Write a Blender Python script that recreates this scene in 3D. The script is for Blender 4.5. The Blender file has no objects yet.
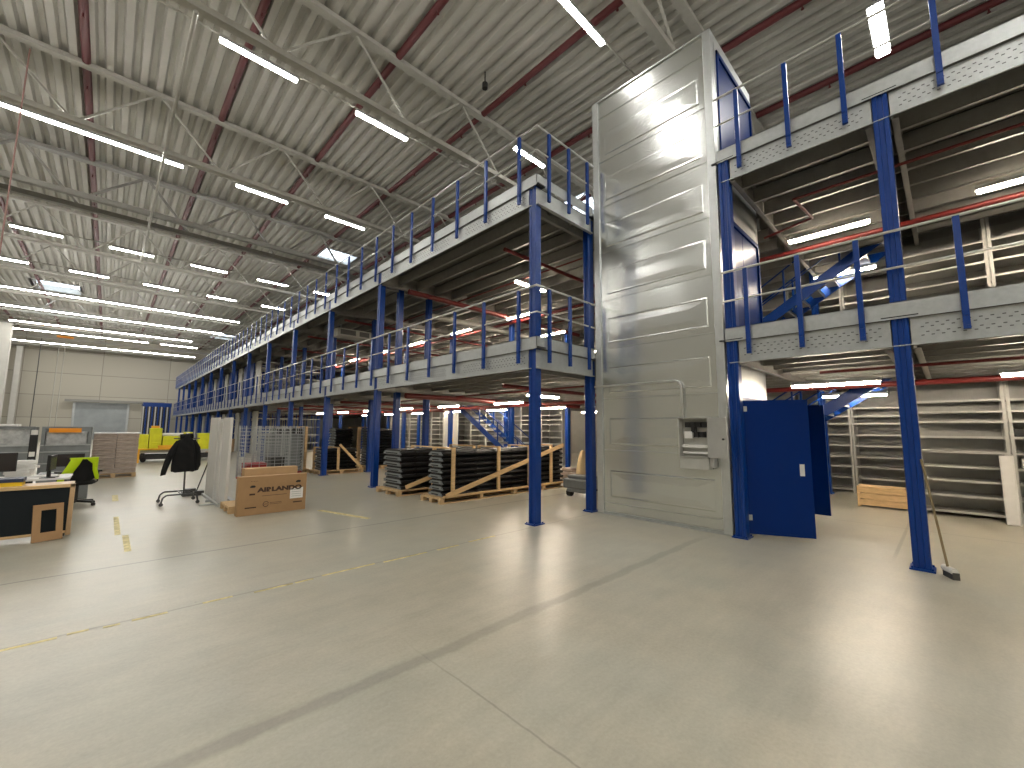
import bpy, math, random
from mathutils import Vector, Matrix
random.seed(7)
COL = bpy.context.scene.collection
PI = math.pi

# ---------------------------------------------------------------- mesh builder
class MB:
    def __init__(s): s.v=[]; s.f=[]; s.mi=[]; s.m=0; s.sm=[]
    def add(s, vs, fs, smooth=False):
        b=len(s.v); s.v += [tuple(v) for v in vs]
        for f in fs: s.f.append(tuple(b+i for i in f)); s.mi.append(s.m); s.sm.append(smooth)
    def box(s, x0,x1,y0,y1,z0,z1, mat=None):
        vs=[Vector(p) for p in ((x0,y0,z0),(x1,y0,z0),(x1,y1,z0),(x0,y1,z0),(x0,y0,z1),(x1,y0,z1),(x1,y1,z1),(x0,y1,z1))]
        if mat: vs=[mat@v for v in vs]
        s.add(vs,[(0,3,2,1),(4,5,6,7),(0,1,5,4),(1,2,6,5),(2,3,7,6),(3,0,4,7)]); return s
    def tube(s, a,b,r,n=8,r2=None):
        a=Vector(a);b=Vector(b);r2=r if r2 is None else r2
        d=(b-a).normalized(); u=d.orthogonal().normalized(); w=d.cross(u)
        vs=[];
        for c,rr in ((a,r),(b,r2)):
            for i in range(n):
                t=2*PI*i/n; vs.append(c+u*(math.cos(t)*rr)+w*(math.sin(t)*rr))
        s.add(vs,[(i,(i+1)%n,n+(i+1)%n,n+i) for i in range(n)],True)
        s.add(vs,[tuple(range(n-1,-1,-1)),tuple(range(n,2*n))]); return s
    def path(s, pts, r, n=8):
        for a,b in zip(pts,pts[1:]): s.tube(a,b,r,n)
        return s
    def bar(s, a,b,w,h,up=(0,0,1)):
        """rectangular bar from a to b, w across, h along up"""
        a=Vector(a);b=Vector(b);d=(b-a); L=d.length; d.normalize(); up=Vector(up)
        x=d.cross(up).normalized(); z=x.cross(d)
        m=Matrix(((x.x,d.x,z.x,a.x),(x.y,d.y,z.y,a.y),(x.z,d.z,z.z,a.z),(0,0,0,1)))
        return s.box(-w/2,w/2,0,L,-h/2,h/2,m)
    def prism(s, poly, fn0, fn1):
        n=len(poly); vs=[fn0(p) for p in poly]+[fn1(p) for p in poly]
        s.add(vs,[tuple(range(n-1,-1,-1)),tuple(range(n,2*n))]+[(i,(i+1)%n,n+(i+1)%n,n+i) for i in range(n)]); return s
    def loft(s, rings, cap=True):
        n=len(rings[0]); vs=[p for r in rings for p in r]; fs=[]
        for k in range(len(rings)-1):
            for i in range(n): fs.append((k*n+i,k*n+(i+1)%n,(k+1)*n+(i+1)%n,(k+1)*n+i))
        s.add(vs,fs,True)
        if cap: s.add(vs,[tuple(range(n-1,-1,-1)),tuple(range((len(rings)-1)*n,len(rings)*n))])
        return s
    def mesh(s,name,mats):
        me=bpy.data.meshes.new(name); me.from_pydata(s.v,[],s.f)
        if not isinstance(mats,(list,tuple)): mats=[mats]
        for m in mats: me.materials.append(m)
        me.polygons.foreach_set('material_index',s.mi); me.polygons.foreach_set('use_smooth',s.sm)
        me.update(); return me
    def build(s,name,mats,parent=None,bevel=0):
        o=bpy.data.objects.new(name,s.mesh(name,mats)); COL.objects.link(o)
        if parent: o.parent=parent
        if bevel:
            b=o.modifiers.new('bevel','BEVEL'); b.width=bevel; b.segments=2; b.limit_method='ANGLE'
        return o

def tag(o,label,cat,group=None,kind=None):
    o['label']=label; o['category']=cat
    if group: o['group']=group
    if kind: o['kind']=kind
    return o
def thing(name,label,cat,loc=(0,0,0),rz=0,group=None):
    o=bpy.data.objects.new(name,None); COL.objects.link(o); o.location=loc; o.rotation_euler=(0,0,rz)
    o.empty_display_size=.1
    return tag(o,label,cat,group)
def struct(o): o['kind']='structure'; return o
def dup(root,loc,label=None,group=None,rz=None,scale=None):
    r=root.copy(); COL.objects.link(r); r.location=loc
    if rz is not None: r.rotation_euler=(0,0,rz)
    if scale: r.scale=scale
    if label: r['label']=label
    if group: r['group']=group
    for ch in list(root.children):
        c=ch.copy(); COL.objects.link(c); c.parent=r
        for g in list(ch.children):
            d=g.copy(); COL.objects.link(d); d.parent=c
    return r
ORD=['first','second','third','fourth','fifth','sixth','seventh','eighth','ninth','tenth','eleventh','twelfth','thirteenth','fourteenth','fifteenth','sixteenth','seventeenth','eighteenth','nineteenth','twentieth']
def side(t): return math.cos(t),math.sin(t)

# ---------------------------------------------------------------- materials
def newmat(name):
    m=bpy.data.materials.new(name); m.use_nodes=True
    nt=m.node_tree; b=nt.nodes['Principled BSDF']; return m,nt,b
def N(nt,t,**k):
    n=nt.nodes.new(t)
    for a,v in k.items():
        if a in n.inputs.keys(): n.inputs[a].default_value=v
        else: setattr(n,a,v)
    return n
def mat(name,col,rough=.5,metal=0,noise=.0,nscale=8,bump=0,bscale=30,spec=.5,coords='Object',rnoise=0,stretch=None):
    m,nt,b=newmat(name)
    b.inputs['Base Color'].default_value=(*col,1); b.inputs['Roughness'].default_value=rough
    b.inputs['Metallic'].default_value=metal; b.inputs['Specular IOR Level'].default_value=spec
    L=nt.links
    tc=N(nt,'ShaderNodeTexCoord'); src=tc.outputs[coords]
    if stretch:
        mp=N(nt,'ShaderNodeMapping'); mp.inputs['Scale'].default_value=stretch; L.new(src,mp.inputs[0]); src=mp.outputs[0]
    if noise or rnoise:
        nz=N(nt,'ShaderNodeTexNoise',Scale=nscale,Detail=5.0,Roughness=.6); L.new(src,nz.inputs['Vector'])
        if noise:
            mr=N(nt,'ShaderNodeMapRange'); mr.clamp=False; L.new(nz.outputs[0],mr.inputs[0])
            mr.inputs[1].default_value=.3; mr.inputs[2].default_value=.7; mr.inputs[3].default_value=1-noise; mr.inputs[4].default_value=1+noise
            mx=N(nt,'ShaderNodeVectorMath',operation='SCALE'); mx.inputs[0].default_value=col; L.new(mr.outputs[0],mx.inputs['Scale']); L.new(mx.outputs[0],b.inputs['Base Color'])
        if rnoise:
            mr=N(nt,'ShaderNodeMapRange'); mr.clamp=False; L.new(nz.outputs[0],mr.inputs[0])
            mr.inputs[1].default_value=.3; mr.inputs[2].default_value=.7; mr.inputs[3].default_value=rough-rnoise; mr.inputs[4].default_value=rough+rnoise
            L.new(mr.outputs[0],b.inputs['Roughness'])
    if bump:
        nb=N(nt,'ShaderNodeTexNoise',Scale=bscale,Detail=0.0); L.new(src,nb.inputs['Vector'])
        bp=N(nt,'ShaderNodeBump',Strength=1.0,Distance=bump); L.new(nb.outputs[0],bp.inputs['Height']); L.new(bp.outputs[0],b.inputs['Normal'])
    return m
def emit(name,col,s):
    m,nt,b=newmat(name); b.inputs['Base Color'].default_value=(*col,1)
    b.inputs['Emission Color'].default_value=(*col,1); b.inputs['Emission Strength'].default_value=s; return m

M={}
M['blue']=mat('blue_paint',(.001,.036,.215),.33,spec=.4,noise=.06,nscale=3)
M['doorblue']=mat('blue_door_paint',(.0,.022,.15),.32,spec=.15)
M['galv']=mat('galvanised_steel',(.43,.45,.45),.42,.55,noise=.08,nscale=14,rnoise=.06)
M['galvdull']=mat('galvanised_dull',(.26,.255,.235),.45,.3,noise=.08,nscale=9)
M['shaft']=mat('lift_sheet_steel',(.70,.72,.71),.235,.9,noise=.03,nscale=2.5,bump=.012,bscale=1.1)
M['shaftflat']=mat('lift_sheet_flange',(.58,.60,.60),.36,.75,noise=.05,nscale=6)
M['slot']=mat('slot_dark',(.10,.10,.10),.7)
M['roof']=mat('roof_deck_sheet',(.46,.45,.41),.5,.0,noise=.06,nscale=1.2)
M['truss']=mat('truss_paint',(.42,.41,.37),.5,noise=.05)
M['girder']=mat('girder_paint',(.26,.255,.235),.5)
M['red']=mat('red_pipe',(.15,.014,.012),.4)
M['maroon']=mat('maroon_pipe',(.12,.022,.025),.5)
M['rail']=mat('rail_tube',(.6,.6,.58),.3,.7)
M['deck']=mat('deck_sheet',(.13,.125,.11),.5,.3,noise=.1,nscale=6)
M['shelf']=mat('shelf_steel',(.50,.50,.47),.42,.35,noise=.05)
M['shelfback']=mat('shelf_back',(.33,.33,.31),.45,.3,noise=.08,nscale=3)
M['wood']=mat('pine_wood',(.62,.42,.21),.6,noise=.18,nscale=5,stretch=(1,1,6))
M['wood2']=mat('pallet_wood',(.55,.38,.20),.65,noise=.2,nscale=5,stretch=(1,6,1))
M['desktop']=mat('desk_wood',(.50,.33,.18),.45,noise=.12,nscale=6)
M['card']=mat('cardboard',(.36,.215,.10),.7,noise=.06,nscale=6)
M['cardin']=mat('cardboard_light',(.50,.32,.16),.7,noise=.06,nscale=6)
M['ink']=mat('brown_ink',(.05,.022,.012),.6)
M['black']=mat('black_plastic',(.007,.007,.008),.5,bump=.003,bscale=20)
M['felt']=mat('black_felt',(.007,.011,.014),.95)
M['cloth']=mat('black_cloth',(.003,.003,.0035),.95,bump=.02,bscale=9)
M['partend']=mat('grey_plastic_end',(.22,.24,.24),.3)
M['white']=mat('white_paper',(.78,.77,.74),.6)
M['whitepanel']=mat('white_panel',(.66,.65,.62),.35,noise=.03)
M['hivis']=mat('hi_vis_cloth',(.52,.72,.0),.7)
M['yellow']=mat('yellow_plastic',(.72,.74,.02),.45,noise=.1,nscale=4)
M['amber']=mat('amber_paint',(.85,.42,.02),.5)
M['orange']=mat('orange_label',(.85,.30,.01),.5)
M['ybox']=mat('yellow_card',(.80,.55,.02),.5)
M['navy']=mat('navy_card',(.02,.03,.07),.5)
M['crate']=mat('grey_crate',(.21,.225,.23),.4,.2,noise=.15,nscale=3)
M['wrap']=mat('clear_wrap_grey',(.42,.43,.43),.25,noise=.35,nscale=5)
M['wrapbrown']=mat('wrapped_cartons',(.36,.29,.24),.32,noise=.25,nscale=6,bump=.02,bscale=7,stretch=(1,1,3))
M['wrapend']=mat('wrap_shine',(.55,.50,.46),.25,noise=.3,nscale=7)
M['dark']=mat('dark_steel',(.045,.045,.045),.4,.4)
M['tube']=mat('grey_tube',(.10,.10,.10),.35,.6)
M['beige']=mat('beige_cloth',(.6,.45,.25),.8,bump=.02,bscale=9)
M['cable']=mat('pink_cable',(.30,.17,.15),.6)
M['handle']=mat('worn_handle',(.22,.17,.09),.5)
M['rubber']=mat('rubber',(.015,.015,.015),.7)
M['screen']=mat('screen_dark',(.03,.025,.025),.2)
M['redpaint']=mat('red_panel',(.28,.02,.02),.5)
M['concwhite']=mat('white_concrete',(.55,.54,.50),.75,noise=.06,nscale=2)
M['shutter']=mat('shutter_grey',(.33,.36,.37),.4,noise=.15,nscale=.8)
M['lamp']=emit('hall_lamp',(1,.965,.90),36)
M['lampw']=emit('mezz_lamp',(1,.85,.67),56)
M['yline']=mat('yellow_floor_tape',(.56,.48,.22),.6,noise=.45,nscale=12)

# sky pane
m,nt,b=newmat('skylight_glazing')
nt.nodes.remove(b); t=N(nt,'ShaderNodeBsdfTranslucent'); t.inputs[0].default_value=(.85,.87,.9,1)
nt.links.new(t.outputs[0],nt.nodes['Material Output'].inputs[0]); M['skypane']=m

# concrete floor
def floor_mat():
    m,nt,b=newmat('polished_concrete'); L=nt.links
    g=N(nt,'ShaderNodeNewGeometry'); P=g.outputs['Position']
    sx=N(nt,'ShaderNodeSeparateXYZ'); L.new(P,sx.inputs[0])
    def noise(scale,detail=6,rough=.6,src=P,map_=None):
        n=N(nt,'ShaderNodeTexNoise',Scale=scale,Detail=float(detail),Roughness=rough); 
        if map_:
            mp=N(nt,'ShaderNodeMapping'); mp.inputs['Scale'].default_value=map_; L.new(src,mp.inputs[0]); src=mp.outputs[0]
        L.new(src,n.inputs['Vector']); return n.outputs[0]
    def mth(op,a,b_=None,c=None):
        n=N(nt,'ShaderNodeMath',operation=op)
        for i,v in enumerate((a,b_,c)):
            if v is None: continue
            if isinstance(v,(int,float)): n.inputs[i].default_value=v
            else: L.new(v,n.inputs[i])
        return n.outputs[0]
    def mr(v,a,b_,c,d,smooth=True):
        n=N(nt,'ShaderNodeMapRange'); n.interpolation_type='SMOOTHSTEP' if smooth else 'LINEAR'; n.clamp=smooth; L.new(v,n.inputs[0])
        for i,q in enumerate((a,b_,c,d)): n.inputs[i+1].default_value=q
        return n.outputs[0]
    big=noise(.45); mid=noise(2.2,8); streak=noise(1.3,7,.65,map_=(1,5,1)); fine=noise(38,4,.7)
    val=mth('ADD',mr(big,.3,.7,-.09,.09,False),mr(mid,.3,.7,-.09,.09,False)); val=mth('ADD',val,mr(streak,.3,.7,-.08,.08,False)); val=mth('ADD',val,mr(fine,.3,.7,-.08,.08,False))
    val=mth('ADD',val,1.0)
    # lines: (axis, pos, halfwidth, wobble, depth, from, to)
    wob=noise(1.7,4); wobf=noise(14,4)
    def line(axis,pos,hw,wamp,depth,soft,a=None,b2=None,gap=None):
        c=sx.outputs[axis]; o=sx.outputs[1-axis]
        d=mth('ABSOLUTE',mth('SUBTRACT',mth('ADD',c,mth('MULTIPLY',mth('SUBTRACT',wob,.5),wamp)),pos))
        d=mth('ADD',d,mth('MULTIPLY',mth('SUBTRACT',wobf,.5),hw*1.2))
        k=mr(d,hw,hw+soft,depth,0)
        if a is not None:
            k=mth('MULTIPLY',k,mr(o,a-.4,a+.4,0,1)); k=mth('MULTIPLY',k,mr(o,b2-.6,b2+.6,1,0))
        return k
    for args in ((1,6.72,.008,.05,.5,.02),(1,2.66,.03,.14,.24,.05,-1,6.5),(1,4.82,.004,.05,.3,.02),(0,1.74,.0015,.06,.30,.010,-3,2.6),(1,.6,.010,.0,.3,.02,7.4,20),(0,9.6,.006,.03,.3,.02)):
        k=line(*args); val=mth('MULTIPLY',val,mth('SUBTRACT',1.0,k))
    # scattered stains
    vor=N(nt,'ShaderNodeTexVoronoi',Scale=1.9); L.new(P,vor.inputs['Vector']); st=mr(vor.outputs['Distance'],.008,.022,.55,0); val=mth('MULTIPLY',val,mth('SUBTRACT',1.0,st))
    sc=N(nt,'ShaderNodeVectorMath',operation='SCALE'); L.new(val,sc.inputs['Scale'])
    cm=N(nt,'ShaderNodeMix',data_type='RGBA'); cm.inputs[6].default_value=(.40,.372,.295,1); cm.inputs[7].default_value=(.355,.345,.285,1); L.new(mr(big,.4,.6,0,1),cm.inputs[0])
    L.new(cm.outputs[2],sc.inputs[0]); L.new(sc.outputs[0],b.inputs['Base Color'])
    ro=mth('ADD',mr(streak,.3,.7,.31,.37,False),mr(mid,.3,.7,-.02,.03,False)); L.new(ro,b.inputs['Roughness'])
    b.inputs['Specular IOR Level'].default_value=.5
    bp=N(nt,'ShaderNodeBump',Strength=.4,Distance=.0015); L.new(mth('ADD',mth('MULTIPLY',streak,1.0),mth('MULTIPLY',mid,.8)),bp.inputs['Height']); L.new(bp.outputs[0],b.inputs['Normal'])
    return m
M['floor']=floor_mat()

def wall_mat():
    m,nt,b=newmat('precast_concrete_wall'); L=nt.links
    g=N(nt,'ShaderNodeNewGeometry'); sx=N(nt,'ShaderNodeSeparateXYZ'); L.new(g.outputs['Position'],sx.inputs[0])
    ad=N(nt,'ShaderNodeMath',operation='ADD'); L.new(sx.outputs[0],ad.inputs[0]); L.new(sx.outputs[1],ad.inputs[1])
    cb=N(nt,'ShaderNodeCombineXYZ'); L.new(ad.outputs[0],cb.inputs[0]); L.new(sx.outputs[2],cb.inputs[1])
    br=N(nt,'ShaderNodeTexBrick'); br.offset=0; L.new(cb.outputs[0],br.inputs[0])
    br.inputs['Color1'].default_value=(.50,.475,.40,1); br.inputs['Color2'].default_value=(.455,.43,.365,1); br.inputs['Mortar'].default_value=(.30,.28,.24,1)
    br.inputs['Scale'].default_value=1; br.inputs['Mortar Size'].default_value=.035; br.inputs['Brick Width'].default_value=6.1; br.inputs['Row Height'].default_value=2.45
    L.new(br.outputs[0],b.inputs['Base Color']); b.inputs['Roughness'].default_value=.8
    return m
M['wall']=wall_mat()

# ---------------------------------------------------------------- setting
XL,XR,YF,YB,ZC=-17.0,22.0,-12.0,68.0,11.78
struct(MB().box(XL,XR,YF,YB,-.2,0).build('floor',M['floor']))
struct(MB().box(XL,XR,YB,YB+.3,0,ZC+.3).build('wall_back',M['wall']))
struct(MB().box(XL-.3,XL,YF,YB,0,ZC+.3).build('wall_left',M['wall']))
struct(MB().box(XR,XR+.3,YF,YB,0,ZC+.3).build('wall_right',M['concwhite']))
struct(MB().box(XL,XR,YF-.3,YF,0,ZC+.3).build('wall_front',M['wall']))
sky=[(8.2,10.0,23.8,26.1),(-4.5,-2.3,43.4,46.2),(7.6,9.8,55,58),(14,16,10,12.4)]
c=MB(); pitch=.36; x=XL
ys=sorted({YF,YB}|{s[2] for s in sky}|{s[3] for s in sky})
def profx(x0,x1,z):
    for ya,yb in zip(ys,ys[1:]):
        xm=(x0+x1)/2; ym=(ya+yb)/2
        if any(s[0]<xm<s[1] and s[2]<ym<s[3] for s in sky): continue
        c.add([(x0,ya,z[0]),(x1,ya,z[1]),(x1,yb,z[1]),(x0,yb,z[0])],[(0,1,2,3)])
while x<XR:
    zb,zt=ZC-.10,ZC+.03
    for a,b_,z in ((0,.15,(zb,zb)),(.15,.20,(zb,zt)),(.20,.31,(zt,zt)),(.31,.36,(zt,zb))): profx(x+a,min(x+b_,XR),z)
    x+=pitch
struct(c.build('ceiling',M['roof']))
for i,(a,b_,y0,y1) in enumerate(sky):
    w=struct(MB().box(a-.2,b_+.2,y0-.1,y1+.1,ZC+.32,ZC+.34).build('window_%d'%(i+1),M['skypane']))
    f=MB()
    f.box(a-.25,a-.06,y0-.15,y1+.15,ZC-.1,ZC+.4).box(b_+.06,b_+.25,y0-.15,y1+.15,ZC-.1,ZC+.4).box(a-.25,b_+.25,y0-.2,y0,ZC-.1,ZC+.4).box(a-.25,b_+.25,y1,y1+.2,ZC-.1,ZC+.4)
    for k in range(1,4):
        xx=a+(b_-a)*k/4; f.box(xx-.02,xx+.02,y0,y1,ZC+.26,ZC+.31)
    f.build('window_frame',M['truss'],w)
# roof purlin-side cap so daylight only enters by the skylights
# ---------------------------------------------------------------- shutter, columns at the back
s=thing('roller_shutter','large grey roller shutter in the far concrete wall','shutter',(-.6,YB,0))
f=MB()
for k in range(28): f.box(-2.15,2.15,-.12-(.03 if k%2 else 0),-.02,k*.15,k*.15+.15)
f.build('curtain',M['shutter'],s)
MB().box(-2.35,-2.15,-.25,0,0,4.2).build('guide_rail',M['galv'],s); MB().box(2.15,2.35,-.25,0,0,4.2).build('guide_rail',M['galv'],s)
tag(MB().box(-3.6,4.9,YB-.9,YB-.55,4.25,4.5).build('door_beam',M['girder']),'dark horizontal steel beam above the grey roller shutter','beam')
for (x,y,l) in ((-6.55,52,'tall white concrete column standing nearest, topped by light strips'),(-7.15,66.3,'tall white concrete column against the far wall, the farther of two')):
    cc=thing('concrete_column',l,'column',(x,y,0)); MB().box(-(.42 if y<60 else .22),(.42 if y<60 else .22),-.3,.3,0,9.75).build('shaft',M['concwhite'],cc,.04); MB().box(-.6,.6,-.2,.2,9.75,9.85).build('bearing_plate',M['girder'],cc)

# ---------------------------------------------------------------- roof trusses
ZT,ZB=11.55,9.9
def truss(y,label):
    t=thing('roof_truss',label,'truss',(0,y,0))
    MB().box(XL,XR,-.11,.11,ZT,ZT+.12).build('top_chord',M['truss'],t)
    MB().box(XL,XR,-.10,.10,ZB-.07,ZB+.07).build('bottom_chord',M['truss'],t)
    k0=-5
    for k in range(-5,7):
        xt=.38+3.37*k
        for sx_ in (-1,1):
            xb=xt+sx_*1.6
            if XL<xb<XR: MB().bar((xt+sx_*.08,0,ZT),(xb,0,ZB+.05),.052,.052,(0,1,0)).build('diagonal',M['truss'],t)
    return t
tys=[-8.5,-2.4,3.7,9.8,16.0,28.0,34.1,40.2,46.4,52.6,59.0,65.0]
for i,y in enumerate(tys):
    lab={0:'roof truss farthest behind the camera',1:'roof truss just behind the camera'}.get(i,'pale steel roof truss, %s from the lift tower towards the far wall'%ORD[i-2])
    truss(y,lab)
g=thing('roof_girder','deep dark double-chord girder crossing the roof between the lights','girder',(0,22,0))
MB().box(XL,XR,-.85,-.65,ZB-.08,ZB+.1).build('lower_chord',M['girder'],g); MB().box(XL,XR,.35,.55,ZB-.08,ZB+.1).build('lower_chord',M['girder'],g)
MB().box(XL,XR,-.15,.15,ZT,ZT+.12).build('top_chord',M['girder'],g)
for k in range(-5,7):
    xt=.38+3.37*k
    for sx_ in (-1,1):
        if XL<xt+sx_*1.6<XR: MB().bar((xt+sx_*.1,0,ZT),(xt+sx_*1.6,-.75 if sx_<0 else .45,ZB),.08,.08,(0,1,0)).build('diagonal',M['girder'],g)
# red sprinkler pipes along the roof
for i,x in enumerate([-13.5,-10.4,-7.3,-4.25,-1.2,1.93,4.95,7.95,11.05,14.3,17.4]):
    p=thing('sprinkler_pipe','dark red sprinkler pipe under the roof, %s from the left wall'%ORD[i],'pipe',(x,0,11.68))
    q=MB().tube((0,YF,-.02+.0),(0,YB,-.02),.095,10); q.v=[(a,b_,c_) for a,b_,c_ in q.v]; q.build('pipe',M['maroon'],p)
    if i==0: head_me=MB().tube((0,0,-.08),(0,0,-.2),.02,6).tube((0,0,-.2),(0,0,-.215),.035,8).mesh('sprinkler_head',M['maroon'])
    for k in range(26):
        hd=bpy.data.objects.new('sprinkler_head',head_me); COL.objects.link(hd); hd.parent=p; hd.location=(0,YF+1.5+3.05*k,0)

# ---------------------------------------------------------------- hall lights
def strip(L,mt,w=.12,h=.07,along='x'):
    e=(lambda m,a,b_,z0,z1,ww: m.box(a,b_,-ww/2,ww/2,z0,z1) if along=='x' else m.box(-ww/2,ww/2,a,b_,z0,z1))
    return e(MB(),-L/2,L/2,0,h,w), e(MB(),-L/2+.02,L/2-.02,-.045,0,w*.8)
def lamp(x0,x1,y,z,label,group=None,mt='lamp',along='x',w=.12,name='strip_light'):
    L=x1-x0; a,b_=strip(L,mt,w,along=along)
    loc=((x0+x1)/2,y,z) if along=='x' else (y,(x0+x1)/2,z)
    t=thing(name,label,'light',loc,0,group)
    a.build('housing',M['galv'],t); b_.build('diffuser',M[mt],t); return t
ZL=9.78
rows={4.55:[(-9,-1.5),(2.4,4.0),(5.4,7.0),(11.4,13),(14.4,16)],  # leftmost long strip lies out of view, added to brighten the near floor
 10.15:[(-7.8,-6.2),(-4.9,-3.3),(-1.9,-.3),(1.07,2.63),(4.03,5.54),(12,13.5),(15,16.5)],
 16.25:[(-12,-9),(-8.2,1.11),(2.52,4.14),(5.47,7.06),(11.3,12.9),(14.3,15.9)],
 26.2:[(-9.5,-7.9),(-6.5,-4.9),(-3.55,-2.02),(-.58,1.0),(2.43,4.0),(5.4,6.97),(8.4,9.95),(14.3,15.9)],
 31.8:[(-8,-6.5),(-5.1,-3.5),(-2.1,-.57),(.86,2.47),(3.88,5.47),(6.9,8.4)],
 38.3:[(-13,6.9)],44.2:[(-13,6.8)],50.4:[(-6.2,5.3)],54.4:[(-6.4,2.3),(3.2,6.2)],61.8:[(-8.0,6.9)],
 -2.0:[(-12,5),(6,9)],-7.0:[(-12,5),(6,14)]}  # unseen rows behind the camera, long strips added to brighten the floor
rk=sorted(k for k in rows if k>0)
for y,segs in rows.items():
    if y>0: rn='%s roof light row beyond the camera'%ORD[rk.index(y)]
    else: rn='added light row behind the camera' if y>-5 else 'added light row farthest behind the camera'
    kf=8.45/8.2 if 10<y<17 else 1.0
    ny=y*kf; nz=1.6+(ZL-1.6)*kf
    for j,(a,b_) in enumerate(segs):
        a*=kf; b_*=kf
        ln='long unbroken ' if b_-a>4 else 'short '
        lamp(a,b_,ny,nz,'%sstrip light, %s from left in the %s'%(ln,ORD[j],rn),'hall strip lights')
    tag(MB().tube((XL,ny,nz+.11),(XR,ny,nz+.11),.025,6).build('light_trunking',M['truss']),'thin pale trunking carrying the %s'%rn,'trunking')
lamp(7.95,9.25,8.24,ZL,'warm strip light glowing just above the corner of the upper railing','hall strip lights','lamp')
lamp(10.05,11.6,.42,ZL,'wide bright strip light high above the right-hand railing','hall strip lights','lamp',w=.26)
# hangers / conduits
tag(MB().tube((.63,9.7,9.72),(.58,27.3,9.72),.04,8).build('conduit',M['truss']),'thin pale conduit running along under the roof trusses','conduit')
tag(MB().tube((-1.95,14.03,10.2),(-2.0,14.1,2.6),.016,6).build('hanging_cable',M['cable']),'pinkish cable hanging from the roof at the left edge','cable')
for i,(x,l) in enumerate(((-5.2,'thin cable drop before the far wall, left of the orange bracket'),(-4.0,'pale vertical drop pipe under the orange bracket'),(-3.6,'pale vertical drop pipe just right of the orange bracket'))):
    tag(MB().tube((x,60,9.9),(x-.05,60,1.2),.035,6).build('drop_pipe',M['truss'] if i else M['tube']),l,'pipe')
tag(MB().box(-5.0,-2.2,51.9,52.2,9.95,10.1).build('crane_rail',M['orange']),'longer orange bracket rail hanging under the roof near the far wall','rail')
tag(MB().box(-4.1,-3.0,58,58.25,9.9,10.1).build('crane_rail',M['orange']),'shorter orange bracket rail just below the longer one','rail')
tag(MB().tube((6.02,7.29,10.3),(6.02,7.29,10.0),.02,6).tube((6.02,7.29,10.0),(6.02,7.29,9.86),.07,8).build('hanging_hook',M['dark']),'small dark pendant hanging under the roof deck','hook')

# ---------------------------------------------------------------- mezzanine columns
def column_mesh(h0,h1,cap=True):
    m=MB(); s=.078; g_=.016; q=.03
    poly=[(-s,-s),(-q,-s),(-q,-s+g_),(q,-s+g_),(q,-s),(s,-s),(s,-q),(s-g_,-q),(s-g_,q),(s,q),(s,s),(q,s),(q,s-g_),(-q,s-g_),(-q,s),(-s,s),(-s,q),(-s+g_,q),(-s+g_,-q),(-s,-q)]
    poly=[(-s+.01,-s),(s-.01,-s),(s,-s+.01),(s,-q),(s-g_,-q+.008),(s-g_,q-.008),(s,q),(s,s-.01),(s-.01,s),(-s+.01,s),(-s,s-.01),(-s,q),(-s+g_,q-.008),(-s+g_,-q+.008),(-s,-q),(-s,-s+.01)]
    m.prism(poly,lambda p:(p[0],p[1],h0),lambda p:(p[0],p[1],h1)); return m
D1,D2=3.0,5.97
def make_column():
    t=thing('steel_column','x','column')
    column_mesh(.015,D1-.02).build('lower_post',M['blue'],t)
    column_mesh(D1,D2-.02).build('upper_post',M['blue'],t)
    b=MB().box(-.13,.13,-.11,.11,0,.018)
    for sx_ in (-1,1):
        for sy in (-1,1): b.tube((sx_*.105,sy*.085,.018),(sx_*.105,sy*.085,.04),.012,6)
    b.build('base_plate',M['blue'],t)
    MB().box(-.10,.10,-.17,.17,D1-.02,D1).build('cap_plate',M['dark'],t)
    MB().box(-.10,.10,-.17,.17,D2-.02,D2).build('cap_plate',M['dark'],t)
    return t
c0=make_column(); used=False
XLc,XRc=5.30,6.98
rowsY=[4.94,10.85]+[14.55+3.87*k for k in range(12)]   # left bays
rowsY=[y for y in rowsY if y<60]
def place_col(x,y,label,h=None,first=[True]):
    if first[0]:
        first[0]=False; c0.location=(x,y,0); c0['label']=label; return c0
    return dup(c0,(x,y,0),label)
place_col(XLc,4.94,'tall blue steel column at the near corner of the mezzanine')
for i,y in enumerate(rowsY[1:]): place_col(XLc,y,'blue steel column in the front row, %s beyond the near corner column'%ORD[i])
place_col(6.95,4.97,'blue steel column close beside the left edge of the silver lift tower')
place_col(XRc,2.26,'blue steel column between the lift tower and the open blue door')
place_col(XRc,.33,'right-hand foreground blue steel column with a broom beside it')
place_col(XRc,-3.2,'blue steel column outside the right edge of the view')
place_col(5.95,10.97,'blue steel column just behind the front row, beside the wooden-framed pallets')
for i,y in enumerate(rowsY[1:]): place_col(6.92,y+.1,'blue column of the second row, %s from the lift tower'%ORD[i])
for r,x in enumerate((10.4,13.6)):
    for i,y in enumerate([4.94]+rowsY[1:7]): place_col(x if y>5 else x+.3,y,'blue interior column, %s row behind the front, %s from the tower'%(ORD[r+2],ORD[i]))
for i,y in enumerate((2.26,-3.2)): place_col(13.4,y,'blue interior steel column deep behind the %s'%('blue doors' if i==0 else 'right-hand shelving'))

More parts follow.
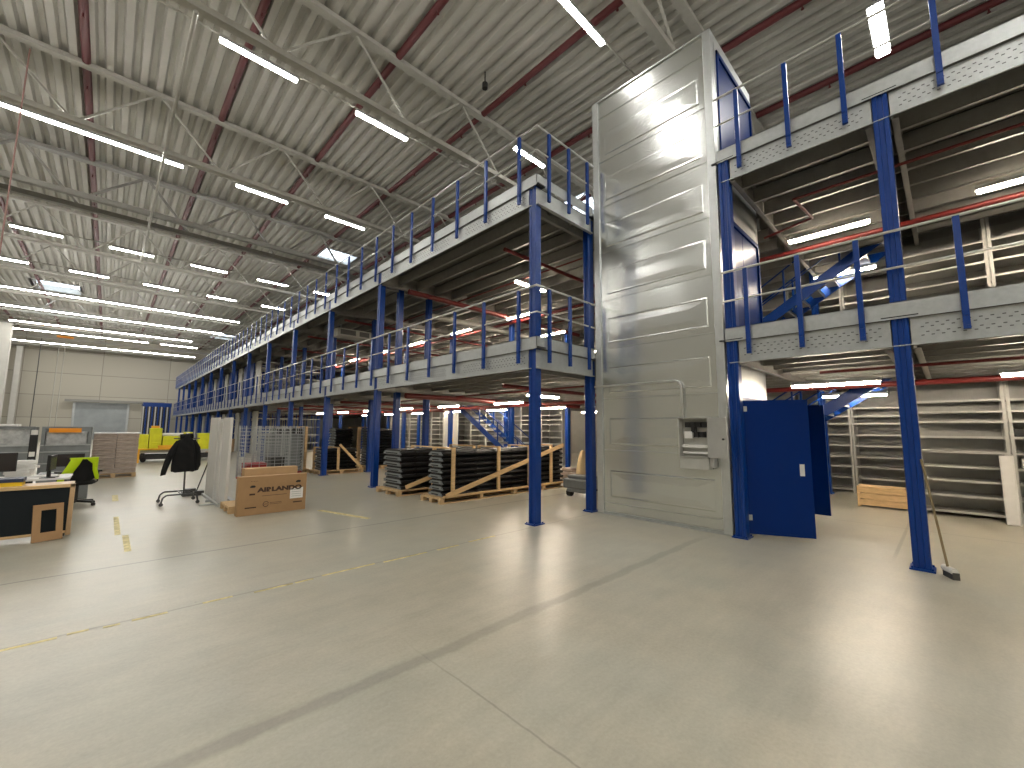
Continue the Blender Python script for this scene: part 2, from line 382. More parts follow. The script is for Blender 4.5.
# ---------------------------------------------------------------- mezzanine floors
XE=20.0; Y1=60.0
def slots(m,x,y0,y1,z0,z1):
    m.m=1; n=int(abs(y1-y0)/.085)
    for r,fz in enumerate((.30,.42,.62,.74)):
        for k in range(n):
            y=y0+(y1-y0)*(k+.5*(r%2)+.25)/n
            if (k//7)%4==3: continue
            z=z0+(z1-z0)*fz; m.box(x-.002,x,y-.014,y+.014,z-.006,z+.006)
    m.m=0
def channel_x(m,x0,x1,y,z0,z1,s_=1,w=.07,t=.008):
    m.box(x0,x1,y,y+s_*t,z0,z1) if s_>0 else m.box(x0,x1,y-t,y,z0,z1)
    a,b_=sorted((y,y+s_*w)); m.box(x0,x1,a,b_,z0,z0+t).box(x0,x1,a,b_,z1-t,z1)
def joist(m,x,y0,y1,z0,z1,w=.07,t=.008):
    m.box(x,x+t,y0,y1,z0,z1).box(x,x+w,y0,y1,z0,z0+t).box(x,x+w,y0,y1,z1-t,z1).box(x+w-t,x+w,y0,y1,z0,z0+.02)
def level(D,label):
    t=thing('mezzanine_floor',label,'mezzanine',(0,0,0)); H=.36
    # deck sheets
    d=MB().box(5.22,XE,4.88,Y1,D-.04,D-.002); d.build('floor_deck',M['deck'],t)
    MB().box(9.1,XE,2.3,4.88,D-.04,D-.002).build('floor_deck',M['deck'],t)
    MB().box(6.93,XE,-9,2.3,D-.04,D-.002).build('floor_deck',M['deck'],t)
    # edge beams
    m=MB(); 
    for ya,yb in zip(rowsY,rowsY[1:]+[Y1]): 
        m.box(5.225,5.235,ya+.09,yb-.09,D-H,D-.04).box(5.205,5.235,ya+.09,yb-.09,D-H,D-H+.012)
    m.box(5.20,5.225,4.95,Y1,D-H-.012,D-H); slots(m,5.224,5.1,10.7,D-H,D-.04)
    m.build('edge_beam',[M['galv'],M['slot']],t)
    m=MB(); m.box(6.925,6.935,.42,2.16,D-H,D-.04).box(6.925,6.935,-3.1,.24,D-H,D-.04).box(6.925,6.935,-9,-3.3,D-H,D-.04); slots(m,6.924,2.1,.5,D-H,D-.04); slots(m,6.924,.16,-3.0,D-H,D-.04)
    m.box(6.90,6.925,-9,2.3,D-H-.012,D-H)
    m.build('edge_beam',[M['galv'],M['slot']],t)
    m=MB(); m.box(5.24,6.9,4.86,4.87,D-H,D-.04).box(5.24,6.9,4.80,4.87,D-H-.012,D-H)
    m.build('edge_beam',M['galv'],t)
    # toe boards
    for nm,bx in (('toe_board',(5.19,5.20,4.80,Y1)),('toe_board',(6.885,6.895,-9,2.34)),):
        k=MB().box(bx[0],bx[1],bx[2],bx[3],D-.02,D+.18).box(bx[0],bx[1]+.05,bx[2],bx[3],D+.17,D+.18).box(bx[0]-.006,bx[0],bx[2],bx[3],D-.035,D-.015); k.build(nm,M['galvdull'] if False else M['galv'],t)
    MB().box(5.19,6.9,4.80,4.81,D-.02,D+.18).box(5.19,6.9,4.80,4.86,D+.17,D+.18).build('toe_board',M['galv'],t)
    # primary beams in pairs
    for y in rowsY+[2.26,.33,-3.2,-7]:
        x0=5.25 if y>4 else 6.94
        if y==4.94: ss=(1,)
        elif y==2.26: ss=(-1,)
        else: ss=(-1,1)
        m=MB()
        for s_ in ss: channel_x(m,x0,XE,y+s_*.09,D-H-.05,D-.05,s_,.075)
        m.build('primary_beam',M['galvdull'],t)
    x=5.75
    while x<XE-.1:
        m=MB(); joist(m,x,4.98,Y1,D-.30,D-.045)
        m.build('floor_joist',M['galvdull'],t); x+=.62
    x=7.45
    while x<XE-.1:
        m=MB(); joist(m,x,-9,2.15,D-.30,D-.045); 
        if x>9.2: joist(m,x,2.4,4.8,D-.30,D-.045)
        m.build('floor_joist',M['galvdull'],t); x+=.62
    return t
level(D1,'lower mezzanine floor with perforated grey edge beams, first storey')
level(D2,'upper mezzanine floor with grey edge beams, highest platform')

# ---------------------------------------------------------------- guard rails
st_me=MB().box(-.022,.022,-.03,.03,-.26,1.06).box(-.030,-.022,-.02,.02,-.22,-.18).box(-.030,-.022,-.02,.02,-.11,-.07)
st_me=st_me.mesh('stanchion',M['blue'])
def rail(label,pts_posts,line,D):
    t=thing('guard_rail',label,'railing',(0,0,D))
    for (x,y,r) in pts_posts:
        o=bpy.data.objects.new('stanchion',st_me); COL.objects.link(o); o.parent=t; o.location=(x,y,0); o.rotation_euler=(0,0,r)
    for nm,z,r_ in (('top_rail',1.07,.019),('mid_rail',.60,.015)):
        MB().path([(x,y,z) for x,y in line],r_,8).build(nm,M['rail'],t)
    return t
def ysteps(y0,y1,cols,st=.97):
    out=[]; allc=[y0]+[c_ for c_ in cols if y0<c_<y1]+[y1]
    for a,b_ in zip(allc,allc[1:]):
        n=max(1,round((b_-a)/st)); out+=[a+(b_-a)*(k+.5)/n for k in range(n)]
    return out
for D,nm in ((D1,'lower'),(D2,'upper')):
    rail('long blue railing along the %s mezzanine front, left of the lift tower'%nm,[(5.165,5.22+.965*k,0) for k in range(57)],[(5.165,4.78),(5.165,Y1)],D)
    rail('short end railing of the %s mezzanine beside the lift tower'%nm,[(5.5,4.775,PI/2),(6.08,4.775,PI/2),(6.68,4.775,PI/2)],[(5.165,4.775),(6.9,4.775)],D)
    rail('railing along the %s mezzanine front, right of the lift tower'%nm,[(6.85,y,0) for y in (2.0,1.33,.68,-.22,-1.15,-2.1,-3.9)],[(6.85,2.34),(6.85,-9)],D)
    rail('far end railing of the %s mezzanine next to the back wall'%nm,[(x,Y1,PI/2) for x in (5.6,6.5,7.4,8.3,9.2)],[(5.2,Y1),(12,Y1)],D)

# ---------------------------------------------------------------- lift shaft
S=thing('lift_tower','tall silver sheet-metal goods lift tower with pressed panels','lift',(6.94,2.37,0))
W=2.42; DX=2.05
def flange(m,y0,y1): m.box(-.012,.0,y0,y1,.0,8.42)
def pressed(z0,z1,rec=True):
    """one pressed sheet; local x=0 plane facing -x"""
    m=MB(); ya,yb=.13,W-.13
    if not rec:
        m.box(0,.02,ya,yb,z0+.004,z1-.004); return m
    a,b_,c_,d=ya+.10,yb-.18,z0+.10,z1-.38
    b_=yb-.15
    def ring(y0,y1,z0_,z1_,x): return [(x,y0,z0_),(x,y1,z0_),(x,y1,z1_),(x,y0,z1_)]
    R=[ring(ya,yb,z0+.004,z1-.004,0),ring(a,b_,c_,d,-.002),ring(a+.018,b_-.018,c_+.018,d-.018,-.014),ring(a+.04,b_-.04,c_+.04,d-.04,-.012),ring(a+.30,b_-.30,c_+.15,d-.15,-.018)]
    vs=[p for r in R for p in r]; fs=[]
    for k in range(len(R)-1):
        for i in range(4): fs.append((k*4+i,(k+1)*4+i,(k+1)*4+(i+1)%4,k*4+(i+1)%4))
    n=4*(len(R)-1); fs.append((n+3,n+2,n+1,n)); m.add(vs,fs)
    m.add([(-.012,ya,z1-.012),(-.012,yb,z1-.012),(-.012,yb,z1),(-.012,ya,z1),(0,ya,z1-.012),(0,yb,z1-.012),(0,yb,z1),(0,ya,z1)],[(0,3,2,1),(0,1,5,4),(3,7,6,2)])
    return m
pressed(.05,.22,False).build('wall_panel',M['shaft'],S)
z=.22
for k in range(8):
    pressed(z,z+.98).build('wall_panel',M['shaft'],S); z+=.98
pressed(z,8.42,False).build('wall_panel',M['shaft'],S)
for y0,y1 in ((0,.13),(W-.13,W)):
    MB().box(-.03,.0,y0,y1,.02,8.42).box(0,.13,y0 if y0==0 else y1-.02,y0+.02 if y0==0 else y1,.02,8.42).build('corner_post',M['shaftflat'],S,.004)
MB().box(-.02,.03,0,W,0,.05).build('sill',M['galv'],S)
MB().box(0,DX,W-.01,W,0,8.42).box(DX-.01,DX,0,W,0,8.42).build('rear_casing',M['shaftflat'],S)
MB().box(-.03,DX,0,W,8.42,8.45).build('roof_cap',M['shaftflat'],S)
# near side with door portals
q=MB().box(.13,DX,0,.012,2.14,3.0).box(.13,DX,0,.012,5.2,6.0).box(.13,DX,0,.012,8.08,8.42).box(.13,.2,-.004,.012,0,8.3).box(DX-.08,DX,-.004,.012,0,8.3)
q.build('side_casing',M['shaftflat'],S)
for z0 in (3.02,6.0):
    d=MB().box(.28,1.12,.0,.03,z0,z0+2.1).box(1.13,1.95,.0,.03,z0,z0+2.1).build('landing_door',M['doorblue'],S,.004)
    MB().box(.2,.28,-.03,.03,z0,z0+2.18).box(1.95,2.0,-.03,.03,z0,z0+2.18).box(.2,2.0,-.03,.03,z0+2.1,z0+2.18).build('door_frame',M['doorblue'],S)
    h=MB().box(1.02,1.08,-.02,0,z0+.95,z0+1.12).build('door_handle',M['white'],S)
MB().box(.13,.2,-.03,.02,0,2.14).box(.2,1.97,-.03,.02,2.08,2.14).build('door_frame',M['doorblue'],S)
# open leaves
def leaf(p0,p1,z0,z1,hinges=True,plate=True):
    a=Vector((*p0,0));b_=Vector((*p1,0)); L=(b_-a).length; ang=math.atan2((b_-a).y,(b_-a).x)
    mt=Matrix.Translation(a-Vector((6.94,2.37,0)))@Matrix.Rotation(ang,4,'Z')
    o=MB().box(0,L,-.02,.02,z0,z1,mt).box(.01,L-.01,-.022,-.02,z0+.03,z0+.035,mt).build('door_leaf',M['doorblue'],S,.004)
    if hinges:
        for hz in (z0+.25,z1-.12): MB().box(.02,.07,-.03,-.02,hz-.05,hz+.03,mt).box(.02,.04,-.04,-.03,hz-.03,hz+.01,mt).build('hinge',M['galv'],o)
        MB().tube(mt@Vector((-.01,-.01,z0)),mt@Vector((-.01,-.01,z1)),.014,8).build('hinge_rod',M['galv'],o)
    if plate: MB().box(L-.15,L-.09,-.026,-.02,z0+.88,z0+1.05,mt).build('lock_plate',M['white'],o)
leaf((7.08,2.22),(7.46,1.44),.05,2.05)
leaf((9.0,2.32),(9.0,1.50),.15,2.04,True,False)
# electric box on the tower
E_=thing('control_cabinet','open grey electrical control cabinet mounted on the lift tower','control cabinet',(6.94,2.37,.178)); E_.scale=(1,1,.926)
m=MB(); X0=-.20
m.box(X0,-.03,.70,.715,1.06,1.74).box(X0,-.03,.235,.25,1.06,1.74).box(X0,-.03,.235,.715,1.725,1.74).box(X0,-.03,.235,.715,1.06,1.075).box(-.04,-.03,.235,.715,1.06,1.74)
m.build('housing',M['shelf'],E_)
d=MB(); mt=Matrix.Translation(Vector((X0,.25,0)))@Matrix.Rotation(math.radians(-100),4,'Z')
mt=Matrix.Translation(Vector((X0,.24,0)))@Matrix.Rotation(math.radians(-28),4,'Z')
d=MB().box(-.012,.008,-.40+.0,0,1.07,1.73,mt).build('cabinet_door',M['shelf'],E_,.003); bpy.context.view_layer.update()
d.location=(0,0,0)
MB().tube(mt@Vector((-.03,-.33,1.38)),mt@Vector((-.012,-.33,1.38)),.016,8).build('lock',M['dark'],d)
m=MB()
for zz,yy in ((1.62,.33),(1.62,.42),(1.62,.51),(1.62,.60),(1.45,.36),(1.45,.46),(1.45,.6),(1.53,.5)): m.box(-.12,-.04,yy-.035,yy+.035,zz-.05,zz+.045)
m.build('circuit_breakers',M['black'],E_)
MB().box(-.13,-.04,.52,.64,1.38,1.50).build('transformer',M['white'],E_); MB().box(-.13,-.04,.28,.68,1.22,1.27).box(-.12,-.04,.28,.68,1.12,1.15).build('cable_duct',M['white'],E_)
MB().box(-.17,-.03,.25,.715,.86,1.055).box(-.17,-.03,.18,.235,.90,1.15).build('trunking_box',M['shelf'],E_,.004)
tag(MB().path([(6.88,4.80,2.42),(6.88,3.16,2.42),(6.88,3.11,2.40),(6.88,3.07,2.34),(6.88,3.06,1.75)],.017,8).build('cable_conduit',M['rail']),'bent steel cable conduit running across the lift tower to the control cabinet','conduit')

# ---------------------------------------------------------------- lights and pipes below decks
def mlamps(D,lev):
    z=D-.58
    xs=[(9.25 if D<4 else 9.75)]
    for j,yc in enumerate((9.8,13.1,16.4,19.7,23,26.3)):
        lamp(yc-.65,yc+.65,xs[0],z,'warm strip light under the %s deck, %s beyond the lift tower, front line'%(lev,ORD[j]),'mezzanine strip lights','lampw','y',.1)
        lamp(yc-.65+1,yc+.65+1,12.6,z,'added warm strip light under the %s deck, %s beyond the lift tower, middle line'%(lev,ORD[j]),'mezzanine strip lights','lampw','y',.1)  # deeper line of lamps added to brighten the mezzanine interior
    for j,yc in enumerate((12,18,24)):
        lamp(yc-.65,yc+.65,17.,z,'added warm strip light deepest under the %s deck, %s in its row'%(lev,ORD[j]),'mezzanine strip lights','lampw','y',.1)  # deepest lamps, likewise added to make the interior brighter
    lamp(7.3,8.45,7.05 if D<4 else 7.5,z,'warm strip light under the %s deck, the one nearest the corner column'%lev,'mezzanine strip lights','lampw','x',.1)
    xr=9.15 if D<4 else 9.65
    lamp(.72,2.0,xr,z,'warm strip light under the %s deck behind the right-hand column'%lev,'mezzanine strip lights','lampw','y',.1)
    lamp(-2.1,-.55,xr,z,'warm strip light under the %s deck at the right edge'%lev,'mezzanine strip lights','lampw','y',.1)
    lamp(.9,2.1,12.5,z,'warm strip light under the %s deck deep behind the blue doors'%lev,'mezzanine strip lights','lampw','y',.1)
    lamp(4.8,6.0,10.6,z,'warm strip light under the %s deck behind the lift tower'%lev,'mezzanine strip lights','lampw','y',.1)
mlamps(D1,'lower'); mlamps(D2,'upper')
def pipe(pts,r,label,mt='red'): return tag(MB().path(pts,r,8).build('sprinkler_pipe',M[mt]),label,'pipe')
for D,lev in ((D1,'lower'),(D2,'upper')):
    pipe([(10.4,4.7,D-.54),(10.4,-8,D-.54)],.05,'thick red sprinkler main under the %s deck right of the lift tower'%lev)
    pipe([(10.15,5.0,D-.62),(10.15,58,D-.62)],.05,'thick red sprinkler main running away under the %s deck'%lev)
    for i,y in enumerate((6.4,10.4,14.9,18.8,22.6)):
        pipe([(5.9,y,D-.52),(13.8,y,D-.52)],.045 if i!=1 else .075,'red cross pipe under the %s deck left of the lift tower, %s from it'%(lev,ORD[i]))
    for i,x in enumerate((7.6,11.7)):
        pipe([(x,5.6,D-.46),(x,50,D-.46)],.022,'thin red pipe running lengthwise under the %s deck, %s'%(lev,'nearer the front' if i==0 else 'deeper in'))
pipe([(8.0,1.35,D1-.50),(8.0,-8,D1-.50)],.022,'thin red branch pipe under the lower deck at right')
pipe([(9.2,2.3,D2-.55),(8.9,1.45,D2-.55),(8.05,1.55,D2-.50),(8.05,-8,D2-.50)],.024,'thin red branch pipe with two elbows under the upper deck at right')

tag(MB().tube((7.2,11.45,5.22),(13.2,11.45,5.22),.09,12).build('air_duct',M['truss']),'pale round duct running under the upper deck near the red cross pipe','duct')
t=thing('ventilation_unit','beige ventilation unit hanging under the upper deck left of the corner','ventilation unit',(6.1,16.0,5.12))
MB().box(0,1.9,0,.6,0,.30).build('casing',M['truss'],t,.01); MB().box(.1,.7,-.01,0,.06,.25).build('grille',M['slot'],t); MB().box(.85,1.25,-.01,0,.06,.25).build('grille',M['slot'],t)
for x in (.2,1.7): MB().box(x,x+.03,.28,.31,.3,.5).build('hanger',M['galv'],t)
# ---------------------------------------------------------------- stairs
def stair(label,x0,x1,yb,yt,z0,z1):
    t=thing('staircase',label,'stairs',(0,0,0)); n=14
    for x in (x0,x1):
        MB().bar((x,yb,z0+.02),(x,yt,z1-.02),.03,.24,(0,-(z1-z0),abs(yt-yb)) if yt<yb else (0,-(z1-z0),(yt-yb))).build('stringer',M['blue'],t)
    for k in range(n):
        f=(k+.8)/(n+.6); y=yb+(yt-yb)*f; z=z0+(z1-z0)*f
        MB().box(x0+.02,x1-.02,y-.12,y+.12,z-.02,z+.02).box(x0+.02,x1-.02,y-.12,y-.11,z-.06,z+.02).build('tread',M['shelf'],t)
    for x in (x0,x1):
        for f in (.05,.3,.55,.8,.97):
            y=yb+(yt-yb)*f; z=z0+(z1-z0)*f; MB().box(x-.02,x+.02,y-.02,y+.02,z,z+.95).build('baluster',M['blue'],t)
        MB().tube((x,yb,z0+.97),(x,yt,z1+.95),.02,8).tube((x,yb,z0+.5),(x,yt,z1+.48),.015,8).build('handrail',M['blue'],t)
stair('blue steel staircase climbing from the ground behind the open blue door',11.9,12.8,5.05,.58,0,D1-.02)
stair('blue steel staircase climbing from the lower mezzanine to the upper one',11.9,12.8,5.1,.58,D1,D2-.02)
stair('blue steel staircase behind the wooden-framed pallets, rising to the left',12.1,12.95,12.0,16.9,0,D1-.02)

# ---------------------------------------------------------------- shelving
ZS=[.10,.40,.68,.94,1.22,1.50,1.79,1.98,2.19]
def make_shelf(w=1.25,dp=.6,h=2.62):
    t=thing('shelving_unit','x','shelving')
    for sx_ in (0,dp-.04):
        for sy in (0,w-.05): MB().box(sx_,sx_+.04,sy,sy+.045,0,h).build('upright',M['shelf'],t)
    for z in ZS: MB().box(.01,dp,.03,w-.03,z-.03,z).box(.0,.012,.03,w-.03,z-.035,z+.004).build('shelf',M['shelf'],t)
    MB().box(dp-.01,dp,0,w,.02,h).build('back_panel',M['shelfback'],t)
    MB().box(0,dp,-.002,.004,.06,h).build('side_panel',M['shelfback'],t)
    return t
sh=make_shelf(); sfirst=[True]
def shelf(x,y,z,label,rz=0,scale=None):
    if sfirst[0]:
        sfirst[0]=False; sh.location=(x,y,z); sh['label']=label; return sh
    return dup(sh,(x,y,z),label,None,rz,scale)
for lev,z in (('ground floor',0),('lower mezzanine floor',D1)):
    shelf(11.66,-.73,z,'grey shelving unit on the %s right behind the foreground column'%lev)
    for i in range(2): shelf(11.66,-1.99-1.26*i,z,'grey shelving unit on the %s at the right edge, %s in the run'%(lev,ORD[i]))
    for i in range(4): shelf(14.0,.52+1.26*i,z,'grey shelving unit on the %s beyond the blue doors, %s from right'%(lev,ORD[i]))
    for i in range(12): shelf(14.0,11.45+1.26*i,z,'grey shelving unit in the long %s run behind the pallets, %s from right'%(lev,ORD[i]))
    for i in range(3): shelf(16.2,7.3+1.26*i,z,'deepest grey shelving unit on the %s beside the lift tower, %s from right'%(lev,ORD[i]))
# racks end-on in the far half
def make_rack(mtl,nm):
    t=thing('storage_rack','x','rack')
    MB().box(0,.03,0,.98,0,2.5).box(.03,.07,0,.04,0,2.5).build('end_panel',mtl,t)
    for z in (.1,.6,1.1,1.6,2.1,2.45): MB().box(.03,3.6,0,.98,z-.03,z).build('shelf',M['shelf'],t)
    for x in (1.2,2.4,3.56): MB().box(x,x+.04,0,.04,0,2.5).box(x,x+.04,.94,.98,0,2.5).build('upright',M['blue'],t)
    return t
rb=make_rack(M['blue'],'blue'); rg=make_rack(M['shelf'],'grey'); fb=[True,True]
def rack(k,x,y,z,label):
    src=(rb,rg)[k]
    if fb[k]: fb[k]=False; src.location=(x,y,z); src['label']=label
    else: dup(src,(x,y,z),label)
for lev,z in (('ground floor',0),('lower mezzanine floor',D1)):
    for i,y in enumerate([28+1.55*k for k in range(20)]):
        k=0 if i%3 else 1
        rack(k,6.25,y,z,'%s-ended storage rack on the %s, %s in the far half'%(('blue','grey')[k],lev,(ORD[i] if i<20 else 'last')))
# ---------------------------------------------------------------- pallets with stacked dark parts
def pallet_parts(t,L,Wd,nb=4,h=.13,mt='wood2'):
    for k in range(5):
        y=Wd*k/5+.01; MB().box(0,L,y,y+Wd/5-.03,h-.022,h).build('deck_board',M[mt],t)
    n=max(2,int(L/.9))+1
    for k in range(n):
        x=(L-.1)*k/(n-1)
        m=MB()
        for y in (0,Wd/2-.05,Wd-.1): m.box(x,x+.1,y,y+.1,.02,h-.042)
        m.box(x,x+.1,0,Wd,h-.042,h-.022); m.build('block_row',M[mt],t)
    for y in (0,Wd/2-.05,Wd-.1): MB().box(0,L,y,y+.1,0,.02).build('skid',M[mt],t)
def part_mesh(L,Wd,H):
    """long dark moulded profile with a pale end cap"""
    m=MB(); poly=[(.04,0),(Wd-.04,0),(Wd,.35*H),(Wd-.03,.5*H),(Wd-.10,.55*H),(Wd-.13,H*.92),(.13,H*.92),(.10,.55*H),(.03,.5*H),(0,.35*H)]
    m.prism(poly,lambda p:(0.02,p[0],p[1]),lambda p:(L,p[0],p[1]))
    k=0
    x=.35
    while x<L-.2: m.box(x,x+.05,.02,Wd-.02,H*.1,H*.62); x+=.55
    return m.mesh('dark_profile',M['black'])
def end_mesh(Wd,H):
    m=MB(); poly=[(.05,.08*H),(Wd-.05,.08*H),(Wd-.12,.62*H),(.12,.62*H)]
    m.prism(poly,lambda p:(-.012,p[0],p[1]),lambda p:(.02,p[0],p[1])); m.m=1; m.box(-.014,-.010,.18,Wd-.18,H*.2,H*.4); return m.mesh('end_cap',[M['partend'],M['black']])
def stack(name_label,x,y,L,Wd,n,H,posts,brace,group,plabel,ptop=True):
    t=thing('timber_pallet',name_label,'pallet',(x,y,0)); pallet_parts(t,L,Wd)
    top=.135+n*H+.02
    for px in posts:
        for py in (-.005,Wd-.04): MB().box(px,px+.08,py,py+.045,.13,top).build('post',M['wood'],t)
        MB().box(px,px+.08,-.005,Wd,top,top+.03).build('cross_rail',M['wood'],t)
    if brace:
        (x0,z0),(x1,z1)=brace
        MB().bar((x0,-.03,z0),(x1,-.03,z1),.03,.10,(0,0,1)).build('brace',M['wood'],t)
        MB().box(.05,L-.02,-.03,-.005,.13,.17).build('edge_rail',M['wood'],t)
    pm=part_mesh(L-.35,Wd-.16,H); em=end_mesh(Wd-.16,H)
    for k in range(n):
        o=bpy.data.objects.new('moulded_part',pm); COL.objects.link(o)
        o.location=(x+.12+random.uniform(-.03,.03),y+.07+random.uniform(-.008,.008),.131+k*H)
        tag(o,'%s, %s'%(plabel,('lowest of the stack' if k==0 else 'topmost of the stack' if k==n-1 else '%s from the bottom'%ORD[k])),'car part',group)
        e=bpy.data.objects.new('end_cap',em); COL.objects.link(e); e.parent=o
    return t
stack('long timber pallet with posts and diagonal brace nearest the lift tower',5.14,7.48,4.35,.78,8,.123,(.28,1.6,2.65,3.5),((.12,.16),(4.0,1.15)),'dark parts on the braced front pallet','long black moulded part on the front braced pallet')
stack('timber pallet with upright posts standing just behind the front braced pallet',4.98,8.98,3.6,1.1,7,.135,(.95,2.2),None,'dark parts on the second pallet','long black moulded part on the second pallet')
# leaning plank on second pallet
tag(MB().bar((5.15,8.93,.2),(6.6,8.93,.62),.04,.09,(0,0,1)).build('timber_plank',M['wood']),'loose timber plank lying slanted against the second pallet','plank')
tag(MB().box(8.6,9.5,8.35,8.85,1.19,1.26).box(8.65,8.75,8.4,8.8,1.26,1.36).box(9.1,9.45,8.4,8.8,1.26,1.40).build('timber_offcuts',M['wood']),'pale timber offcuts lying on top of the framed pallet stack','timber') if False else None
stack('timber pallet with triangular timber frame behind the front column row',5.2,14.7,1.55,.9,6,.12,(.1,.6),None,'dark parts on the triangular-framed pallet','short black moulded part on the triangular-framed pallet')
tag(MB().bar((5.85,14.66,1.0),(6.65,14.66,.18),.04,.08,(0,0,1)).build('timber_brace',M['wood']),'slanted timber brace of the distant framed pallet','brace')
stack('timber pallet with a tall stack of dark parts behind the row, left one',4.0,15.75,1.25,.9,14,.102,(1.05,),None,'dark parts on the tall left stack','black moulded part on the tall left stack')
stack('timber pallet with a tall stack of dark parts, middle one behind the posts',6.1,15.9,1.0,.9,14,.102,(.9,),None,'dark parts on the tall middle stack','black moulded part on the tall middle stack')
stack('timber pallet with a tall stack of dark parts, right one behind the posts',7.15,15.4,1.4,.9,14,.102,(.08,),None,'dark parts on the tall right stack','black moulded part on the tall right stack')
# roll containers (wire cages)
def cage():
    t=thing('roll_container','x','roll cage'); w,d,h=1.15,.8,1.62
    for x in (0,w-.03):
        for y in (0,d-.03): MB().box(x,x+.03,y,y+.03,.12,h).build('post',M['galv'],t)
    MB().box(0,w,0,d,.12,.17).build('base',M['redpaint'],t)
    for nm,(x0,x1,y0,y1) in (('side_grid',(0,w,0,0)),('side_grid',(0,w,d,d)),('end_grid',(0,0,0,d)),('end_grid',(w,w,0,d))):
        m=MB(); z=.25
        while z<h: m.tube((x0,y0,z),(x1,y1,z),.006,5); z+=.10
        L=max(x1-x0,y1-y0); n=int(L/.19)
        for k in range(n+1):
            f=k/n; m.tube((x0+(x1-x0)*f,y0+(y1-y0)*f,.16),(x0+(x1-x0)*f,y0+(y1-y0)*f,h),.006,5)
        m.build(nm,M['galv'],t)
    for x in (.08,w-.08):
        for y in (.08,d-.08): MB().tube((x,y-.02,.06),(x,y+.02,.06),.06,12).build('wheel',M['rubber'],t)
    return t
cg=cage(); cg.location=(2.75,13.4,0); cg['label']='wire roll cage directly behind the cardboard boxes, the nearest cage'
dup(cg,(3.55,14.75,0),'wire roll cage second behind the cardboard boxes'); dup(cg,(4.0,17.3,0),'wire roll cage farthest behind the cardboard boxes')
for i,(x,y,z,w,d,h,mt,l) in enumerate(((2.85,13.5,.17,.5,.6,.4,'redpaint','red crate standing inside the nearest wire roll cage'),(3.75,14.85,.17,.9,.6,1.2,'crate','grey wrapped load inside the second wire roll cage'),(3.45,13.5,.17,.35,.6,.55,'dark','dark box inside the nearest wire roll cage beside the red crate'))):
    tag(MB().box(x,x+w,y,y+d,z,z+h).box(x-.01,x+w+.01,y-.01,y+d+.01,z+h-.05,z+h-.02).build('crate',M[mt],None,.006),l,'crate')

# white panels standing on edge
for i,(x,y,w,tilt,l) in enumerate(((1.80,10.13,.62,3,'tall white panel standing on edge, nearest the cardboard boxes'),(1.77,10.85,.50,4,'tall white panel standing on edge, middle of the three'),(1.80,11.42,.80,4,'tall white panel standing on edge, farthest of the three'))):
    o=MB().box(0,.05,0,w,0,1.78).box(-.004,0,.02,w-.02,.03,1.75).build('partition_board',M['whitepanel'],None,.004); o.location=(x,y,0.0); o.rotation_euler=(0,math.radians(0),math.radians((1,-4,2)[i])); o.scale=(1,1,(1,.985,1.01)[i])
    tag(o,l,'panel')
tag(MB().box(1.98,2.06,10.2,12.2,0,.06).box(1.70,1.74,10.2,12.3,0,.05).box(1.62,2.0,11.0,11.04,0,.04).box(1.45,2.0,10.55,10.59,0,.03).build('panel_rack',M['galv']),'low steel rack holding the tall white panels','rack')

# cardboard boxes on a pallet
t=thing('timber_pallet','small pallet under the cardboard boxes, its corner peeking out left','pallet',(1.72,9.25,0)); pallet_parts(t,1.25,.8,h=.13)
CB=thing('cardboard_box','flat printed cardboard box with white label in front of the wire cages','box',(1.77,8.87,0))
MB().box(0,1.15,0,.17,.0,.69).build('carton',M['card'],CB,.006)
MB().box(-.001,1.151,.07,.10,.688,.6915).build('tape',M['cardin'],CB)
def text(s,x,z,size,name='print',sx=1.0,y=-.004,mt='ink',parent=CB,ext=.0015):
    cu=bpy.data.curves.new(name,'FONT'); cu.body=s; cu.size=size; cu.extrude=ext; cu.offset=.006
    o=bpy.data.objects.new(name,cu); COL.objects.link(o); o.rotation_euler=(PI/2,0,0); o.location=(x,y,z); o.scale=(sx,1,1)
    dg=bpy.context.evaluated_depsgraph_get(); me=bpy.data.meshes.new_from_object(o.evaluated_get(dg)); me.materials.clear(); me.materials.append(M[mt])
    o2=bpy.data.objects.new(name,me); COL.objects.link(o2); o2.rotation_euler=o.rotation_euler; o2.location=o.location; o2.scale=o.scale
    bpy.data.objects.remove(o); o2.parent=parent; return o2
text('AIRLANDO',.31,.405,.105,'lettering',1.42)
m=MB()
m.box(.38,.80,-.003,0,.325,.332)
for a in range(24):
    t0=2*PI*a/24; t1=2*PI*(a+1)/24; 
    if a in (0,23): continue
    m.bar((.455+.045*math.cos(t0),-.002,.175+.045*math.sin(t0)),(.455+.045*math.cos(t1),-.002,.175+.045*math.sin(t1)),.003,.010,(0,0,1))
m.box(.42,.49,-.003,0,.172,.180)
for z in (.19,.165): m.box(.52,.72,-.003,0,z,z+.006)
m.box(.12,.30,-.003,0,.125,.145).box(.92,1.08,-.003,0,.150,.170)
for q in range(5): m.box(.19+q*.025,.205+q*.025,-.003,0,.60,.606)
m.box(.18,.27,-.003,0,.355,.385)
m.build('printed_marks',M['ink'],CB)
m=MB().prism([(.0,0),(.07,0),(.085,.02),(.06,.04),(.02,.04),(-.01,.02)],lambda p:(.19+p[0],-.003,.49+p[1]),lambda p:(.19+p[0],0,.49+p[1])).prism([(.0,0),(.07,0),(.085,.02),(.06,.04),(.02,.04),(-.01,.02)],lambda p:(.96+p[0],-.003,.53+p[1]),lambda p:(.96+p[0],0,.53+p[1])); m.build('hand_holes',M['black'],CB)
lb=MB().box(.86,1.09,-.005,0,.23,.43).build('paper_label',M['white'],CB)
m=MB(); 
